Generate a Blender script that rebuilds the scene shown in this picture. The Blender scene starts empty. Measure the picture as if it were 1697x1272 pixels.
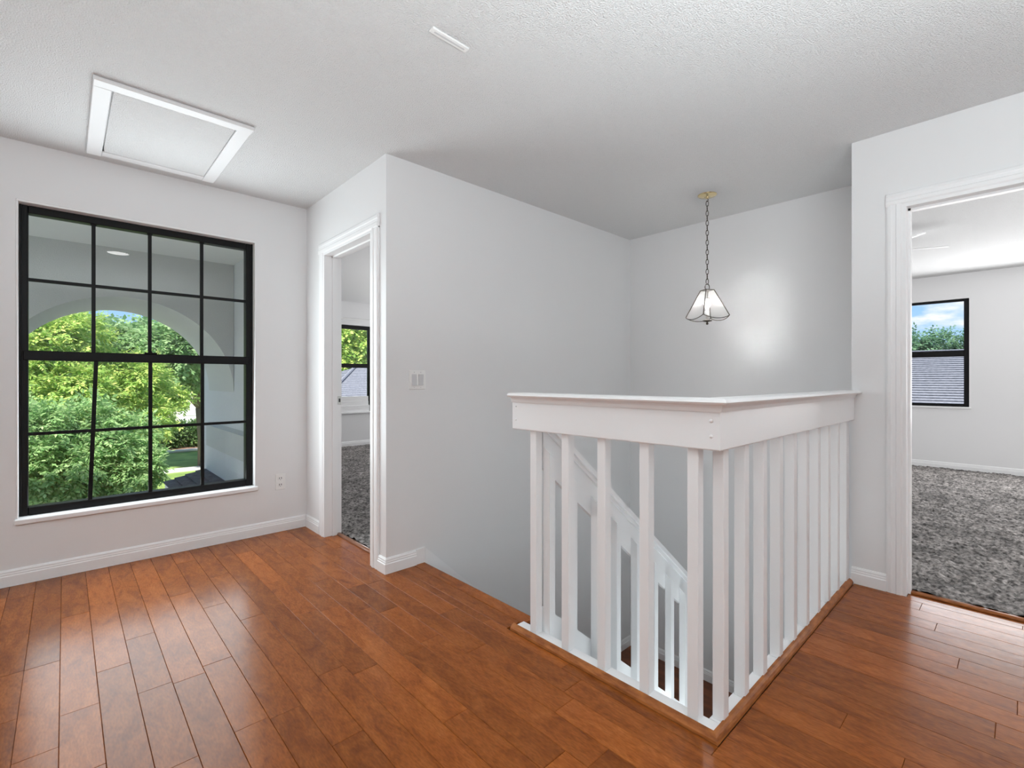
import bpy, math, random
import numpy as np
from mathutils import Vector, Matrix, Euler

PI = math.pi
sc = bpy.context.scene
COL = sc.collection
rnd = random.Random(7)

# ------------------------------------------------------------------ camera
H_EYE = 1.124
YAW = math.radians(46.904)
cam_data = bpy.data.cameras.new('camera')
cam_data.sensor_fit = 'HORIZONTAL'
cam_data.sensor_width = 36.0
cam_data.lens = 792.5 / 1697 * 36.0
cam_data.shift_y = -6.8 / 1697
cam_data.clip_start = 0.02
cam_data.clip_end = 400
cam = bpy.data.objects.new('camera', cam_data)
cam.location = (0, 0, H_EYE)
cam.rotation_euler = (PI / 2, 0, YAW - PI / 2)
COL.objects.link(cam)
sc.camera = cam

# ------------------------------------------------------------------ view
sc.view_settings.view_transform = 'Standard'
sc.view_settings.look = 'None'
sc.view_settings.exposure = 0.19
sc.view_settings.gamma = 1.0
sc.view_settings.use_curve_mapping = False
sc.cycles.use_denoising = True
sc.cycles.max_bounces = 10
sc.cycles.diffuse_bounces = 5
sc.cycles.glossy_bounces = 4
sc.cycles.transparent_max_bounces = 16
sc.cycles.sample_clamp_indirect = 6.0
sc.cycles.caustics_reflective = False
sc.cycles.caustics_refractive = False

# ------------------------------------------------------------------ sky
world = bpy.data.worlds.new('sky')
sc.world = world
world.use_nodes = True
nt = world.node_tree
nt.nodes.clear()
w_out = nt.nodes.new('ShaderNodeOutputWorld')
w_bg = nt.nodes.new('ShaderNodeBackground')
w_tc = nt.nodes.new('ShaderNodeTexCoord')
w_sep = nt.nodes.new('ShaderNodeSeparateXYZ')
w_ramp = nt.nodes.new('ShaderNodeValToRGB')
w_ramp.color_ramp.elements[0].position = 0.0
w_ramp.color_ramp.elements[0].color = (0.52, 0.75, 0.95, 1)
w_ramp.color_ramp.elements[1].position = 0.55
w_ramp.color_ramp.elements[1].color = (0.20, 0.42, 0.86, 1)
_e = w_ramp.color_ramp.elements.new(0.13)
_e.color = (0.34, 0.61, 0.95, 1)
w_map = nt.nodes.new('ShaderNodeMapping')
w_map.inputs['Scale'].default_value = (5.0, 5.0, 17.0)
w_map.inputs['Location'].default_value = (0.35, 0.12, 0.55)
w_noise = nt.nodes.new('ShaderNodeTexNoise')
w_noise.inputs['Scale'].default_value = 1.3
w_noise.inputs['Detail'].default_value = 6.0
w_noise.inputs['Roughness'].default_value = 0.55
w_cr = nt.nodes.new('ShaderNodeValToRGB')
w_cr.color_ramp.elements[0].position = 0.53
w_cr.color_ramp.elements[1].position = 0.64
w_mix = nt.nodes.new('ShaderNodeMix')
w_mix.data_type = 'RGBA'
w_mix.inputs['B'].default_value = (1.0, 1.0, 1.02, 1)
L = nt.links.new
L(w_tc.outputs['Generated'], w_sep.inputs[0])
L(w_sep.outputs['Z'], w_ramp.inputs['Fac'])
L(w_tc.outputs['Generated'], w_map.inputs['Vector'])
L(w_map.outputs[0], w_noise.inputs['Vector'])
L(w_noise.outputs['Fac'], w_cr.inputs['Fac'])
L(w_cr.outputs['Color'], w_mix.inputs['Factor'])
L(w_ramp.outputs['Color'], w_mix.inputs['A'])
L(w_mix.outputs['Result'], w_bg.inputs['Color'])
w_bg.inputs['Strength'].default_value = 1.0
L(w_bg.outputs[0], w_out.inputs[0])

# ------------------------------------------------------------------ sun and lamps
def sun(rot, e, ang):
    l = bpy.data.lights.new('sun', 'SUN')
    l.energy = e
    l.angle = math.radians(ang)
    l.color = (1.0, 0.96, 0.88)
    o = bpy.data.objects.new('sun', l)
    o.rotation_euler = rot
    COL.objects.link(o)


def area(name, loc, target, sx, sy, energy, color=(1, 1, 1), spread=180):
    l = bpy.data.lights.new(name, 'AREA')
    l.shape = 'RECTANGLE'
    l.size = sx
    l.size_y = sy
    l.energy = energy
    l.color = color
    l.spread = math.radians(spread)
    o = bpy.data.objects.new(name, l)
    o.location = loc
    d = Vector(target) - Vector(loc)
    o.rotation_euler = d.to_track_quat('-Z', 'Y').to_euler()
    COL.objects.link(o)
    return o

sun((math.radians(36), 0, math.radians(-38)), 8.5, 3.0)
COOL = (0.87, 0.965, 1.0)
# daylight through the big window by the landing
area('daylight_landing_window', (0.41, 3.80, 1.24), (0.41, 0, 1.05), 1.12, 1.66, 27, COOL)
# daylight of a second window on the wall left of the camera
area('daylight_side_window', (-2.22, 2.75, 1.55), (3.0, 1.6, 1.25), 0.75, 1.25, 7, COOL)
# added narrow lamp that makes the glow on the wall behind the pendant
area('wall_glow_lamp', (-2.20, 2.95, 1.66), (3.89, 1.40, 1.60), 0.22, 0.60, 0.17, (1, 1, 1), 5)
# added unseen fill behind the camera, aimed up to brighten the ceiling
area('ceiling_fill', (0.45, -0.6, 1.22), (0.45, -0.6, 2.44), 1.4, 1.4, 92, COOL)
# added fill by the rear wall, where no window is built
area('rear_fill', (-1.5, -2.85, 1.45), (1.6, 2.0, 1.5), 1.5, 1.6, 20, COOL)
# added upward fill in the stairwell for its walls and ceiling
area('stairwell_fill', (2.3, 1.08, -1.15), (2.4, 1.15, 2.4), 0.9, 0.5, 8, COOL)
# right bedroom window daylight
area('daylight_right_bedroom', (8.02, -0.15, 1.3), (3.2, -0.15, 1.1), 2.3, 1.2, 66, (0.98, 0.99, 1.0))
area('right_bedroom_fill', (5.9, -1.9, 0.8), (5.9, -1.9, 2.4), 1.8, 1.8, 18)  # added upward fill for the bedroom ceiling, not window daylight
area('right_bedroom_near_fill', (3.6, -2.0, 1.3), (8.1, 0.3, 1.3), 1.2, 1.4, 42)  # added fill aimed at the bedroom's far wall
# left bedroom daylight
area('daylight_left_bedroom', (4.7, 7.6, 1.4), (2.2, 4.0, 1.2), 1.6, 1.4, 40, (0.98, 0.99, 1.0))
area('left_bedroom_fill', (4.2, 4.6, 1.2), (4.2, 4.6, 2.4), 1.5, 1.5, 45)  # added upward fill in mid-room

# ------------------------------------------------------------------ materials
def mat(name, base=(0.8, 0.8, 0.8), rough=0.5, metallic=0.0, **kw):
    m = bpy.data.materials.new(name)
    m.use_nodes = True
    b = m.node_tree.nodes['Principled BSDF']
    b.inputs['Base Color'].default_value = (*base, 1)
    b.inputs['Roughness'].default_value = rough
    b.inputs['Metallic'].default_value = metallic
    for k, v in kw.items():
        b.inputs[k].default_value = v
    return m


def N(m, t):
    return m.node_tree.nodes.new(t)


def LK(m, a, b):
    m.node_tree.links.new(a, b)


def bsdf(m):
    return m.node_tree.nodes['Principled BSDF']


def add_bump(m, scale, strength, dist=0.002, detail=4, kind='noise', stretch=None):
    tc = N(m, 'ShaderNodeTexCoord')
    src = tc.outputs['Object']
    if stretch:
        mp = N(m, 'ShaderNodeMapping')
        mp.inputs['Scale'].default_value = stretch
        LK(m, src, mp.inputs[0])
        src = mp.outputs[0]
    if kind == 'noise':
        n = N(m, 'ShaderNodeTexNoise')
        n.inputs['Detail'].default_value = detail
        fac = n.outputs['Fac']
    else:
        n = N(m, 'ShaderNodeTexVoronoi')
        fac = n.outputs['Distance']
    n.inputs['Scale'].default_value = scale
    LK(m, src, n.inputs['Vector'])
    bp = N(m, 'ShaderNodeBump')
    bp.inputs['Strength'].default_value = strength
    bp.inputs['Distance'].default_value = dist
    LK(m, fac, bp.inputs['Height'])
    LK(m, bp.outputs[0], bsdf(m).inputs['Normal'])
    return n, bp


def noise_color(m, scale, c1, c2, p0=0.35, p1=0.65, detail=4, stretch=None):
    tc = N(m, 'ShaderNodeTexCoord')
    src = tc.outputs['Object']
    if stretch:
        mp = N(m, 'ShaderNodeMapping')
        mp.inputs['Scale'].default_value = stretch
        LK(m, src, mp.inputs[0])
        src = mp.outputs[0]
    n = N(m, 'ShaderNodeTexNoise')
    n.inputs['Scale'].default_value = scale
    n.inputs['Detail'].default_value = detail
    LK(m, src, n.inputs['Vector'])
    r = N(m, 'ShaderNodeValToRGB')
    r.color_ramp.elements[0].position = p0
    r.color_ramp.elements[1].position = p1
    r.color_ramp.elements[0].color = (*c1, 1)
    r.color_ramp.elements[1].color = (*c2, 1)
    LK(m, n.outputs['Fac'], r.inputs['Fac'])
    LK(m, r.outputs['Color'], bsdf(m).inputs['Base Color'])
    return n, r

M = {}
M['wall'] = mat('wall_paint', (0.80, 0.80, 0.805), 0.42)
add_bump(M['wall'], 160, 0.06, 0.001)
M['trim'] = mat('white_trim_paint', (0.87, 0.87, 0.875), 0.38)
add_bump(M['trim'], 40, 0.012, 0.0005)
M['ceiling'] = mat('popcorn_ceiling', (0.80, 0.80, 0.80), 0.9)
_n, _b = add_bump(M['ceiling'], 175, 1.0, 0.010, 2)
M['hatch_panel'] = M['ceiling']
M['black'] = mat('black_window_paint', (0.004, 0.004, 0.0045), 0.4, **{'Specular IOR Level': 0.22})
add_bump(M['black'], 60, 0.08, 0.001)
M['brass'] = mat('polished_brass', (0.85, 0.70, 0.40), 0.22, 1.0)
M['bronze'] = mat('antique_bronze', (0.085, 0.070, 0.055), 0.4, 0.6)
M['chrome'] = mat('satin_nickel', (0.62, 0.61, 0.58), 0.3, 1.0)
M['plastic'] = mat('white_plastic', (0.86, 0.86, 0.85), 0.3)
M['plastic_grey'] = mat('pale_grey_plastic', (0.62, 0.62, 0.63), 0.3)
M['dark'] = mat('dark_slot', (0.03, 0.03, 0.03), 0.6)

# wood floor
wd = mat('maple_floor', (0.3, 0.09, 0.03), 0.3)
M['wood'] = wd
oi = N(wd, 'ShaderNodeObjectInfo')
tc = N(wd, 'ShaderNodeTexCoord')
off = N(wd, 'ShaderNodeVectorMath')
off.operation = 'SCALE'
cmb = N(wd, 'ShaderNodeCombineXYZ')
LK(wd, oi.outputs['Random'], cmb.inputs[0])
LK(wd, oi.outputs['Random'], cmb.inputs[1])
off.inputs['Scale'].default_value = 37.0
LK(wd, cmb.outputs[0], off.inputs[0])
addv = N(wd, 'ShaderNodeVectorMath')
addv.operation = 'ADD'
LK(wd, tc.outputs['Object'], addv.inputs[0])
LK(wd, off.outputs[0], addv.inputs[1])
mp = N(wd, 'ShaderNodeMapping')
mp.inputs['Scale'].default_value = (12, 3.6, 12)
LK(wd, addv.outputs[0], mp.inputs[0])
n1 = N(wd, 'ShaderNodeTexNoise')
n1.inputs['Scale'].default_value = 1.6
n1.inputs['Detail'].default_value = 7
n1.inputs['Roughness'].default_value = 0.6
n1.inputs['Distortion'].default_value = 1.1
LK(wd, mp.outputs[0], n1.inputs['Vector'])
r1 = N(wd, 'ShaderNodeValToRGB')
els = r1.color_ramp.elements
els[0].position = 0.22
els[0].color = (0.165, 0.042, 0.0085, 1)
els[1].position = 0.80
els[1].color = (0.385, 0.122, 0.026, 1)
_e = els.new(0.47)
_e.color = (0.275, 0.077, 0.0145, 1)
LK(wd, n1.outputs['Fac'], r1.inputs['Fac'])
# fine pores
mp2 = N(wd, 'ShaderNodeMapping')
mp2.inputs['Scale'].default_value = (90, 22, 90)
LK(wd, addv.outputs[0], mp2.inputs[0])
n2 = N(wd, 'ShaderNodeTexNoise')
n2.inputs['Scale'].default_value = 2.0
n2.inputs['Detail'].default_value = 3
LK(wd, mp2.outputs[0], n2.inputs['Vector'])
r2 = N(wd, 'ShaderNodeMapRange')
r2.inputs['From Min'].default_value = 0.3
r2.inputs['From Max'].default_value = 0.7
r2.inputs['To Min'].default_value = 0.80
r2.inputs['To Max'].default_value = 1.16
LK(wd, n2.outputs['Fac'], r2.inputs['Value'])
r3 = N(wd, 'ShaderNodeMapRange')
r3.inputs['To Min'].default_value = 0.78
r3.inputs['To Max'].default_value = 1.2
LK(wd, oi.outputs['Random'], r3.inputs['Value'])
mm = N(wd, 'ShaderNodeMath')
mm.operation = 'MULTIPLY'
LK(wd, r2.outputs[0], mm.inputs[0])
LK(wd, r3.outputs[0], mm.inputs[1])
sc_ = N(wd, 'ShaderNodeVectorMath')
sc_.operation = 'SCALE'
LK(wd, r1.outputs['Color'], sc_.inputs[0])
LK(wd, mm.outputs[0], sc_.inputs['Scale'])
LK(wd, sc_.outputs[0], bsdf(wd).inputs['Base Color'])
nb = N(wd, 'ShaderNodeTexNoise')
nb.inputs['Scale'].default_value = 14
nb.inputs['Detail'].default_value = 3
LK(wd, addv.outputs[0], nb.inputs['Vector'])
bpn = N(wd, 'ShaderNodeBump')
bpn.inputs['Strength'].default_value = 0.22
bpn.inputs['Distance'].default_value = 0.004
LK(wd, nb.outputs['Fac'], bpn.inputs['Height'])
LK(wd, bpn.outputs[0], bsdf(wd).inputs['Normal'])
bsdf(wd).inputs['Roughness'].default_value = 0.24
bsdf(wd).inputs['IOR'].default_value = 1.22
bsdf(wd).inputs['Coat Weight'].default_value = 0.07
bsdf(wd).inputs['Coat Roughness'].default_value = 0.16

# darker oak moulding
M['oak'] = mat('stained_moulding', (0.2, 0.07, 0.025), 0.35)
noise_color(M['oak'], 3.0, (0.20, 0.058, 0.014), (0.44, 0.155, 0.042), 0.3, 0.7, 6, (6, 6, 30))
bsdf(M['oak']).inputs['Specular IOR Level'].default_value = 0.25
M['subfloor'] = mat('subfloor', (0.025, 0.012, 0.006), 0.8)
M['tread'] = mat('stair_tread_wood', (0.16, 0.042, 0.012), 0.35)
noise_color(M['tread'], 2.0, (0.10, 0.026, 0.008), (0.22, 0.062, 0.018), 0.3, 0.7, 6, (8, 2.5, 8))
M['oak_threshold'] = mat('threshold_wood', (0.32, 0.14, 0.08), 0.25)

# carpet
cp = mat('charcoal_carpet', (0.06, 0.055, 0.05), 1.0)
M['carpet'] = cp
_n, _r = noise_color(cp, 42, (0.048, 0.044, 0.042), (0.34, 0.315, 0.30), 0.36, 0.68, 5)
_t = N(cp, 'ShaderNodeTexCoord')
_n2 = N(cp, 'ShaderNodeTexNoise')
_n2.inputs['Scale'].default_value = 4.5
_n2.inputs['Detail'].default_value = 5
_n2.inputs['Distortion'].default_value = 0.6
LK(cp, _t.outputs['Object'], _n2.inputs['Vector'])
_mr = N(cp, 'ShaderNodeMapRange')
_mr.inputs['From Min'].default_value = 0.32
_mr.inputs['From Max'].default_value = 0.68
_mr.inputs['To Min'].default_value = 0.62
_mr.inputs['To Max'].default_value = 1.38
LK(cp, _n2.outputs['Fac'], _mr.inputs['Value'])
_sc = N(cp, 'ShaderNodeVectorMath')
_sc.operation = 'SCALE'
LK(cp, _r.outputs['Color'], _sc.inputs[0])
LK(cp, _mr.outputs[0], _sc.inputs['Scale'])
LK(cp, _sc.outputs[0], bsdf(cp).inputs['Base Color'])

# stucco
st = mat('grey_stucco', (0.60, 0.595, 0.585), 0.95)
M['stucco'] = st
add_bump(st, 120, 0.5, 0.006, 3)
M['stucco_light'] = mat('pale_stucco', (0.66, 0.66, 0.69), 0.95)
add_bump(M['stucco_light'], 70, 0.7, 0.01, 3)
M['porch_ceiling'] = mat('porch_ceiling_paint', (0.80, 0.80, 0.80), 0.9)
M['band'] = mat('grey_band_paint', (0.52, 0.52, 0.52), 0.8)

# shingles
def shingle(name, c1, c2):
    m = mat(name, c1, 0.95)
    noise_color(m, 6.0, c1, c2, 0.3, 0.7, 5, (3, 3, 3))
    return m
M['roof_grey'] = shingle('grey_shingles', (0.15, 0.155, 0.18), (0.25, 0.255, 0.29))
M['roof_blue'] = shingle('blue_grey_shingles', (0.10, 0.13, 0.18), (0.17, 0.20, 0.26))
M['roof_dark'] = shingle('charcoal_shingles', (0.055, 0.055, 0.062), (0.13, 0.13, 0.145))
M['house_wall'] = mat('cream_house_wall', (0.72, 0.68, 0.58), 0.9)
M['house_white'] = mat('white_house_trim', (0.82, 0.83, 0.85), 0.6)
M['lawn'] = mat('lawn', (0.2, 0.3, 0.06), 1.0)
noise_color(M['lawn'], 1.2, (0.13, 0.22, 0.045), (0.30, 0.40, 0.10), 0.3, 0.7, 6)
M['path'] = mat('pale_concrete', (0.62, 0.59, 0.55), 0.95)
M['mulch'] = mat('mulch', (0.22, 0.13, 0.09), 1.0)
M['bark'] = mat('bark', (0.16, 0.13, 0.10), 0.95)
add_bump(M['bark'], 30, 0.6, 0.01)


def leaf_mat(name, a, b, c, trans=0.45):
    m = bpy.data.materials.new(name)
    m.use_nodes = True
    t = m.node_tree
    t.nodes.clear()
    out = t.nodes.new('ShaderNodeOutputMaterial')
    geo = t.nodes.new('ShaderNodeNewGeometry')
    r = t.nodes.new('ShaderNodeValToRGB')
    r.color_ramp.elements[0].color = (*a, 1)
    r.color_ramp.elements[1].color = (*c, 1)
    e = r.color_ramp.elements.new(0.5)
    e.color = (*b, 1)
    d = t.nodes.new('ShaderNodeBsdfDiffuse')
    tr = t.nodes.new('ShaderNodeBsdfTranslucent')
    mx = t.nodes.new('ShaderNodeMixShader')
    mx.inputs[0].default_value = trans
    t.links.new(geo.outputs['Random Per Island'], r.inputs[0])
    t.links.new(r.outputs[0], d.inputs[0])
    t.links.new(r.outputs[0], tr.inputs[0])
    t.links.new(d.outputs[0], mx.inputs[1])
    t.links.new(tr.outputs[0], mx.inputs[2])
    t.links.new(mx.outputs[0], out.inputs[0])
    return m
M['leaf_yellow'] = leaf_mat('yellow_green_leaves', (0.24, 0.42, 0.09), (0.44, 0.62, 0.17), (0.74, 0.78, 0.25))
M['leaf_green'] = leaf_mat('fresh_green_leaves', (0.19, 0.36, 0.13), (0.34, 0.53, 0.22), (0.52, 0.67, 0.33))
M['leaf_far'] = leaf_mat('far_green_leaves', (0.17, 0.32, 0.13), (0.30, 0.46, 0.21), (0.44, 0.58, 0.30))
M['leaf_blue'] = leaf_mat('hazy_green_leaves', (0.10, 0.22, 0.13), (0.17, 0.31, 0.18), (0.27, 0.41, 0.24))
M['leaf_hedge'] = leaf_mat('dark_hedge_leaves', (0.08, 0.16, 0.06), (0.16, 0.28, 0.10), (0.28, 0.40, 0.16))


def glass_mat(name, ior=1.9):
    m = bpy.data.materials.new(name)
    m.use_nodes = True
    t = m.node_tree
    t.nodes.clear()
    out = t.nodes.new('ShaderNodeOutputMaterial')
    fr = t.nodes.new('ShaderNodeFresnel')
    fr.inputs['IOR'].default_value = ior
    tr = t.nodes.new('ShaderNodeBsdfTransparent')
    tr.inputs[0].default_value = (0.96, 0.97, 0.97, 1)
    gl = t.nodes.new('ShaderNodeBsdfGlossy')
    gl.inputs['Roughness'].default_value = 0.0
    mx = t.nodes.new('ShaderNodeMixShader')
    t.links.new(fr.outputs[0], mx.inputs[0])
    t.links.new(tr.outputs[0], mx.inputs[1])
    t.links.new(gl.outputs[0], mx.inputs[2])
    t.links.new(mx.outputs[0], out.inputs[0])
    return m
M['glass'] = glass_mat('window_glass', 1.5)


def frosted():
    m = bpy.data.materials.new('etched_lamp_glass')
    m.use_nodes = True
    t = m.node_tree
    t.nodes.clear()
    out = t.nodes.new('ShaderNodeOutputMaterial')
    tr = t.nodes.new('ShaderNodeBsdfTransparent')
    tr.inputs[0].default_value = (0.95, 0.95, 0.95, 1)
    tl = t.nodes.new('ShaderNodeBsdfTranslucent')
    tl.inputs[0].default_value = (0.9, 0.9, 0.9, 1)
    gl = t.nodes.new('ShaderNodeBsdfGlossy')
    gl.inputs['Roughness'].default_value = 0.35
    m1 = t.nodes.new('ShaderNodeMixShader')
    m1.inputs[0].default_value = 0.09
    m2 = t.nodes.new('ShaderNodeMixShader')
    m2.inputs[0].default_value = 0.12
    t.links.new(tr.outputs[0], m1.inputs[1])
    t.links.new(tl.outputs[0], m1.inputs[2])
    t.links.new(m1.outputs[0], m2.inputs[1])
    t.links.new(gl.outputs[0], m2.inputs[2])
    t.links.new(m2.outputs[0], out.inputs[0])
    return m
M['lamp_glass'] = frosted()


def emit(name, col, s):
    m = bpy.data.materials.new(name)
    m.use_nodes = True
    t = m.node_tree
    t.nodes.clear()
    out = t.nodes.new('ShaderNodeOutputMaterial')
    e = t.nodes.new('ShaderNodeEmission')
    e.inputs[0].default_value = (*col, 1)
    e.inputs[1].default_value = s
    t.links.new(e.outputs[0], out.inputs[0])
    return m
M['bulb'] = emit('lit_bulb', (1.0, 0.97, 0.92), 2.5)
M['led'] = emit('lit_led_lens', (1.0, 0.99, 0.97), 16.0)

# ------------------------------------------------------------------ geometry helpers
class MB:
    def __init__(self):
        self.v = []
        self.f = []

    def add(self, vs, fs):
        o = len(self.v)
        self.v += [tuple(p) for p in vs]
        self.f += [tuple(i + o for i in q) for q in fs]
        return self

    def box(self, x0, x1, y0, y1, z0, z1):
        vs = [(x, y, z) for z in (z0, z1) for y in (y0, y1) for x in (x0, x1)]
        return self.add(vs, [(0, 2, 3, 1), (4, 5, 7, 6), (0, 1, 5, 4), (2, 6, 7, 3), (0, 4, 6, 2), (1, 3, 7, 5)])

    def cbox(self, x0, x1, y0, y1, z0, z1, c=0.003, m=None):
        """box with chamfered edges; m = optional matrix"""
        lo = (x0, y0, z0)
        hi = (x1, y1, z1)
        vs = []
        idx = {}
        for sx in (0, 1):
            for sy in (0, 1):
                for sz in (0, 1):
                    s = (sx, sy, sz)
                    for ax in range(3):
                        p = []
                        for k in range(3):
                            e = hi[k] if s[k] else lo[k]
                            if k != ax:
                                e += -c if s[k] else c
                            p.append(e)
                        idx[(s, ax)] = len(vs)
                        vs.append(tuple(p))
        fs = []
        for ax in range(3):
            a, b = [(1, 2), (2, 0), (0, 1)][ax]
            for sgn in (0, 1):
                q = []
                for (u, w) in ((0, 0), (1, 0), (1, 1), (0, 1)):
                    s = [0, 0, 0]
                    s[ax] = sgn
                    s[a] = u
                    s[b] = w
                    q.append(idx[(tuple(s), ax)])
                fs.append(tuple(q if sgn else q[::-1]))
        for ax in range(3):
            a, b = [(1, 2), (2, 0), (0, 1)][ax]
            for u in (0, 1):
                for w in (0, 1):
                    s0 = [0, 0, 0]
                    s0[a] = u
                    s0[b] = w
                    s1 = list(s0)
                    s1[ax] = 1
                    s0, s1 = tuple(s0), tuple(s1)
                    q = [idx[(s0, a)], idx[(s1, a)], idx[(s1, b)], idx[(s0, b)]]
                    if (u + w) % 2 == 0:
                        q = q[::-1]
                    fs.append(tuple(q))
        for sx in (0, 1):
            for sy in (0, 1):
                for sz in (0, 1):
                    s = (sx, sy, sz)
                    t = [idx[(s, 0)], idx[(s, 1)], idx[(s, 2)]]
                    if (sx + sy + sz) % 2 == 0:
                        t = t[::-1]
                    fs.append(tuple(t))
        if m is not None:
            vs = [tuple(m @ Vector(p)) for p in vs]
        return self.add(vs, fs)

    def prism(self, poly, axis, a, b):
        """extrude a 2-D polygon along an axis. axis x: poly=(y,z); y: poly=(x,z); z: poly=(x,y)"""
        def P(p, t):
            return {'x': (t, p[0], p[1]), 'y': (p[0], t, p[1]), 'z': (p[0], p[1], t)}[axis]
        n = len(poly)
        vs = [P(p, a) for p in poly] + [P(p, b) for p in poly]
        fs = [tuple(range(n))[::-1], tuple(range(n, 2 * n))]
        for i in range(n):
            j = (i + 1) % n
            fs.append((i, j, n + j, n + i))
        return self.add(vs, fs)

    def lathe(self, prof, c, seg=24):
        n = len(prof)
        vs = []
        for i in range(seg):
            a = 2 * PI * i / seg
            for r, z in prof:
                vs.append((c[0] + r * math.cos(a), c[1] + r * math.sin(a), c[2] + z))
        fs = []
        for i in range(seg):
            j = (i + 1) % seg
            for k in range(n - 1):
                fs.append((i * n + k, j * n + k, j * n + k + 1, i * n + k + 1))
        if prof[0][0] > 0:
            fs.append(tuple(i * n for i in range(seg))[::-1])
        if prof[-1][0] > 0:
            fs.append(tuple(i * n + n - 1 for i in range(seg)))
        return self.add(vs, fs)

    def tube(self, pts, radii, seg=8, closed=False):
        pts = [Vector(p) for p in pts]
        if not hasattr(radii, '__len__'):
            radii = [radii] * len(pts)
        n = len(pts)
        rings = []
        for i, p in enumerate(pts):
            if closed:
                d = pts[(i + 1) % n] - pts[i - 1]
            else:
                d = pts[min(i + 1, n - 1)] - pts[max(i - 1, 0)]
            d.normalize()
            up = Vector((0, 0, 1)) if abs(d.z) < 0.92 else Vector((1, 0, 0))
            a = d.cross(up).normalized()
            b = a.cross(d)
            rings.append([p + radii[i] * (math.cos(2 * PI * k / seg) * a + math.sin(2 * PI * k / seg) * b) for k in range(seg)])
        vs = [q for r in rings for q in r]
        fs = []
        m = n if closed else n - 1
        for i in range(m):
            j = (i + 1) % n
            for k in range(seg):
                l = (k + 1) % seg
                fs.append((i * seg + k, j * seg + k, j * seg + l, i * seg + l))
        if not closed:
            fs.append(tuple(range(seg)))
            fs.append(tuple(range((n - 1) * seg, n * seg))[::-1])
        return self.add(vs, fs)

    def mesh(self, name, smooth=False):
        me = bpy.data.meshes.new(name)
        me.from_pydata(self.v, [], self.f)
        me.update()
        import bmesh
        b = bmesh.new()
        b.from_mesh(me)
        bmesh.ops.recalc_face_normals(b, faces=b.faces)
        b.to_mesh(me)
        b.free()
        if smooth:
            me.shade_smooth()
        return me

    def build(self, name, m, parent=None, smooth=False):
        me = self.mesh(name, smooth)
        me.materials.append(m)
        return link(name, me, parent)


def link(name, me, parent=None):
    o = bpy.data.objects.new(name, me)
    COL.objects.link(o)
    if parent is not None:
        o.parent = parent
        o.matrix_parent_inverse = Matrix.Translation(-WORLD(parent))
    return o

_w = {}
def WORLD(o):
    t = Vector(o.location)
    p = o.parent
    if p is not None:
        t = t + o.matrix_parent_inverse.to_translation() + WORLD(p)
    return t


def thing(name, label, cat, loc=(0, 0, 0), group=None):
    o = bpy.data.objects.new(name, None)
    o.empty_display_size = 0.1
    o.location = loc
    COL.objects.link(o)
    return tag(o, label, cat, group)


def tag(o, label, cat, group=None):
    o['label'] = label
    o['category'] = cat
    if group:
        o['group'] = group
    return o


def struct(o, label=None):
    o['kind'] = 'structure'
    if label:
        o['label'] = label
    return o


def grp(name, label=None, loc=(0, 0, 0)):
    o = bpy.data.objects.new(name, None)
    o.empty_display_size = 0.1
    o.location = loc
    COL.objects.link(o)
    return struct(o, label)

CEIL = 2.44
LOW = -1.365      # stair landing
LOW2 = -2.73      # ground storey floor

# ------------------------------------------------------------------ walls
def wall_x(name, y0, y1, x0, x1, z0, z1, opening=None, m='wall', label=None):
    """wall running along x, with an optional opening (xa, xb, za, zb)"""
    b = MB()
    if opening:
        xa, xb, za, zb = opening
        b.box(x0, xa, y0, y1, z0, z1)
        b.box(xb, x1, y0, y1, z0, z1)
        if za > z0:
            b.box(xa, xb, y0, y1, z0, za)
        b.box(xa, xb, y0, y1, zb, z1)
    else:
        b.box(x0, x1, y0, y1, z0, z1)
    return struct(b.build(name, M[m]), label)


def wall_y(name, x0, x1, y0, y1, z0, z1, opening=None, m='wall', label=None):
    b = MB()
    if opening:
        ya, yb, za, zb = opening
        b.box(x0, x1, y0, ya, z0, z1)
        b.box(x0, x1, yb, y1, z0, z1)
        if za > z0:
            b.box(x0, x1, ya, yb, z0, za)
        b.box(x0, x1, ya, yb, zb, z1)
    else:
        b.box(x0, x1, y0, y1, z0, z1)
    return struct(b.build(name, M[m]), label)

W1 = (-0.196, 1.006, 0.322, 2.122)     # big window opening (x0,x1,z0,z1)
YW = 3.78
wall_x('wall_left', YW, 3.93, -2.42, 1.48, 0.0, CEIL, W1, label='white wall around the large black window')
D1 = (2.69, 3.425, 0.0, 2.03)
wall_y('wall_back_left', 1.365, 1.48, 2.53, YW, 0.0, CEIL, D1, label='white wall around the left doorway')
wall_x('wall_back', 2.53, 2.65, 1.48, 8.25, LOW2, CEIL, label='white wall with the light switch beside the stairs')
wall_y('wall_far', 3.89, 4.0, 0.652, 2.53, LOW2, CEIL, label='white wall behind the pendant lamp')
D2 = (-0.36, 0.43, 0.0, 2.04)
wall_y('wall_right', 3.2, 3.31, -3.0, 0.652, 0.0, CEIL, D2, label='white wall around the right doorway')
wall_x('wall_stair_side', 0.55, 0.652, 3.31, 4.0, LOW2, CEIL, label='white wall on the right side of the stairwell')
wall_x('wall_stair_lower', 0.56, 0.70, 1.0, 3.31, LOW2, -0.015, label='white stairwell wall below the railing')
wall_x('wall_rear', -3.12, -3.0, -2.42, 8.25, 0.0, CEIL, label='white wall behind the camera')
wall_y('wall_west', -2.42, -2.3, -3.0, YW, 0.0, CEIL, label='white wall left of the camera')
W3 = (0.452, 1.75, 0.77, 2.13)
wall_y('wall_right_bedroom_far', 8.1, 8.25, -3.0, 2.53, 0.0, CEIL, W3, label='white far wall of the right bedroom')
W2 = (3.05, 4.3, 0.56, 2.05)
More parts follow.
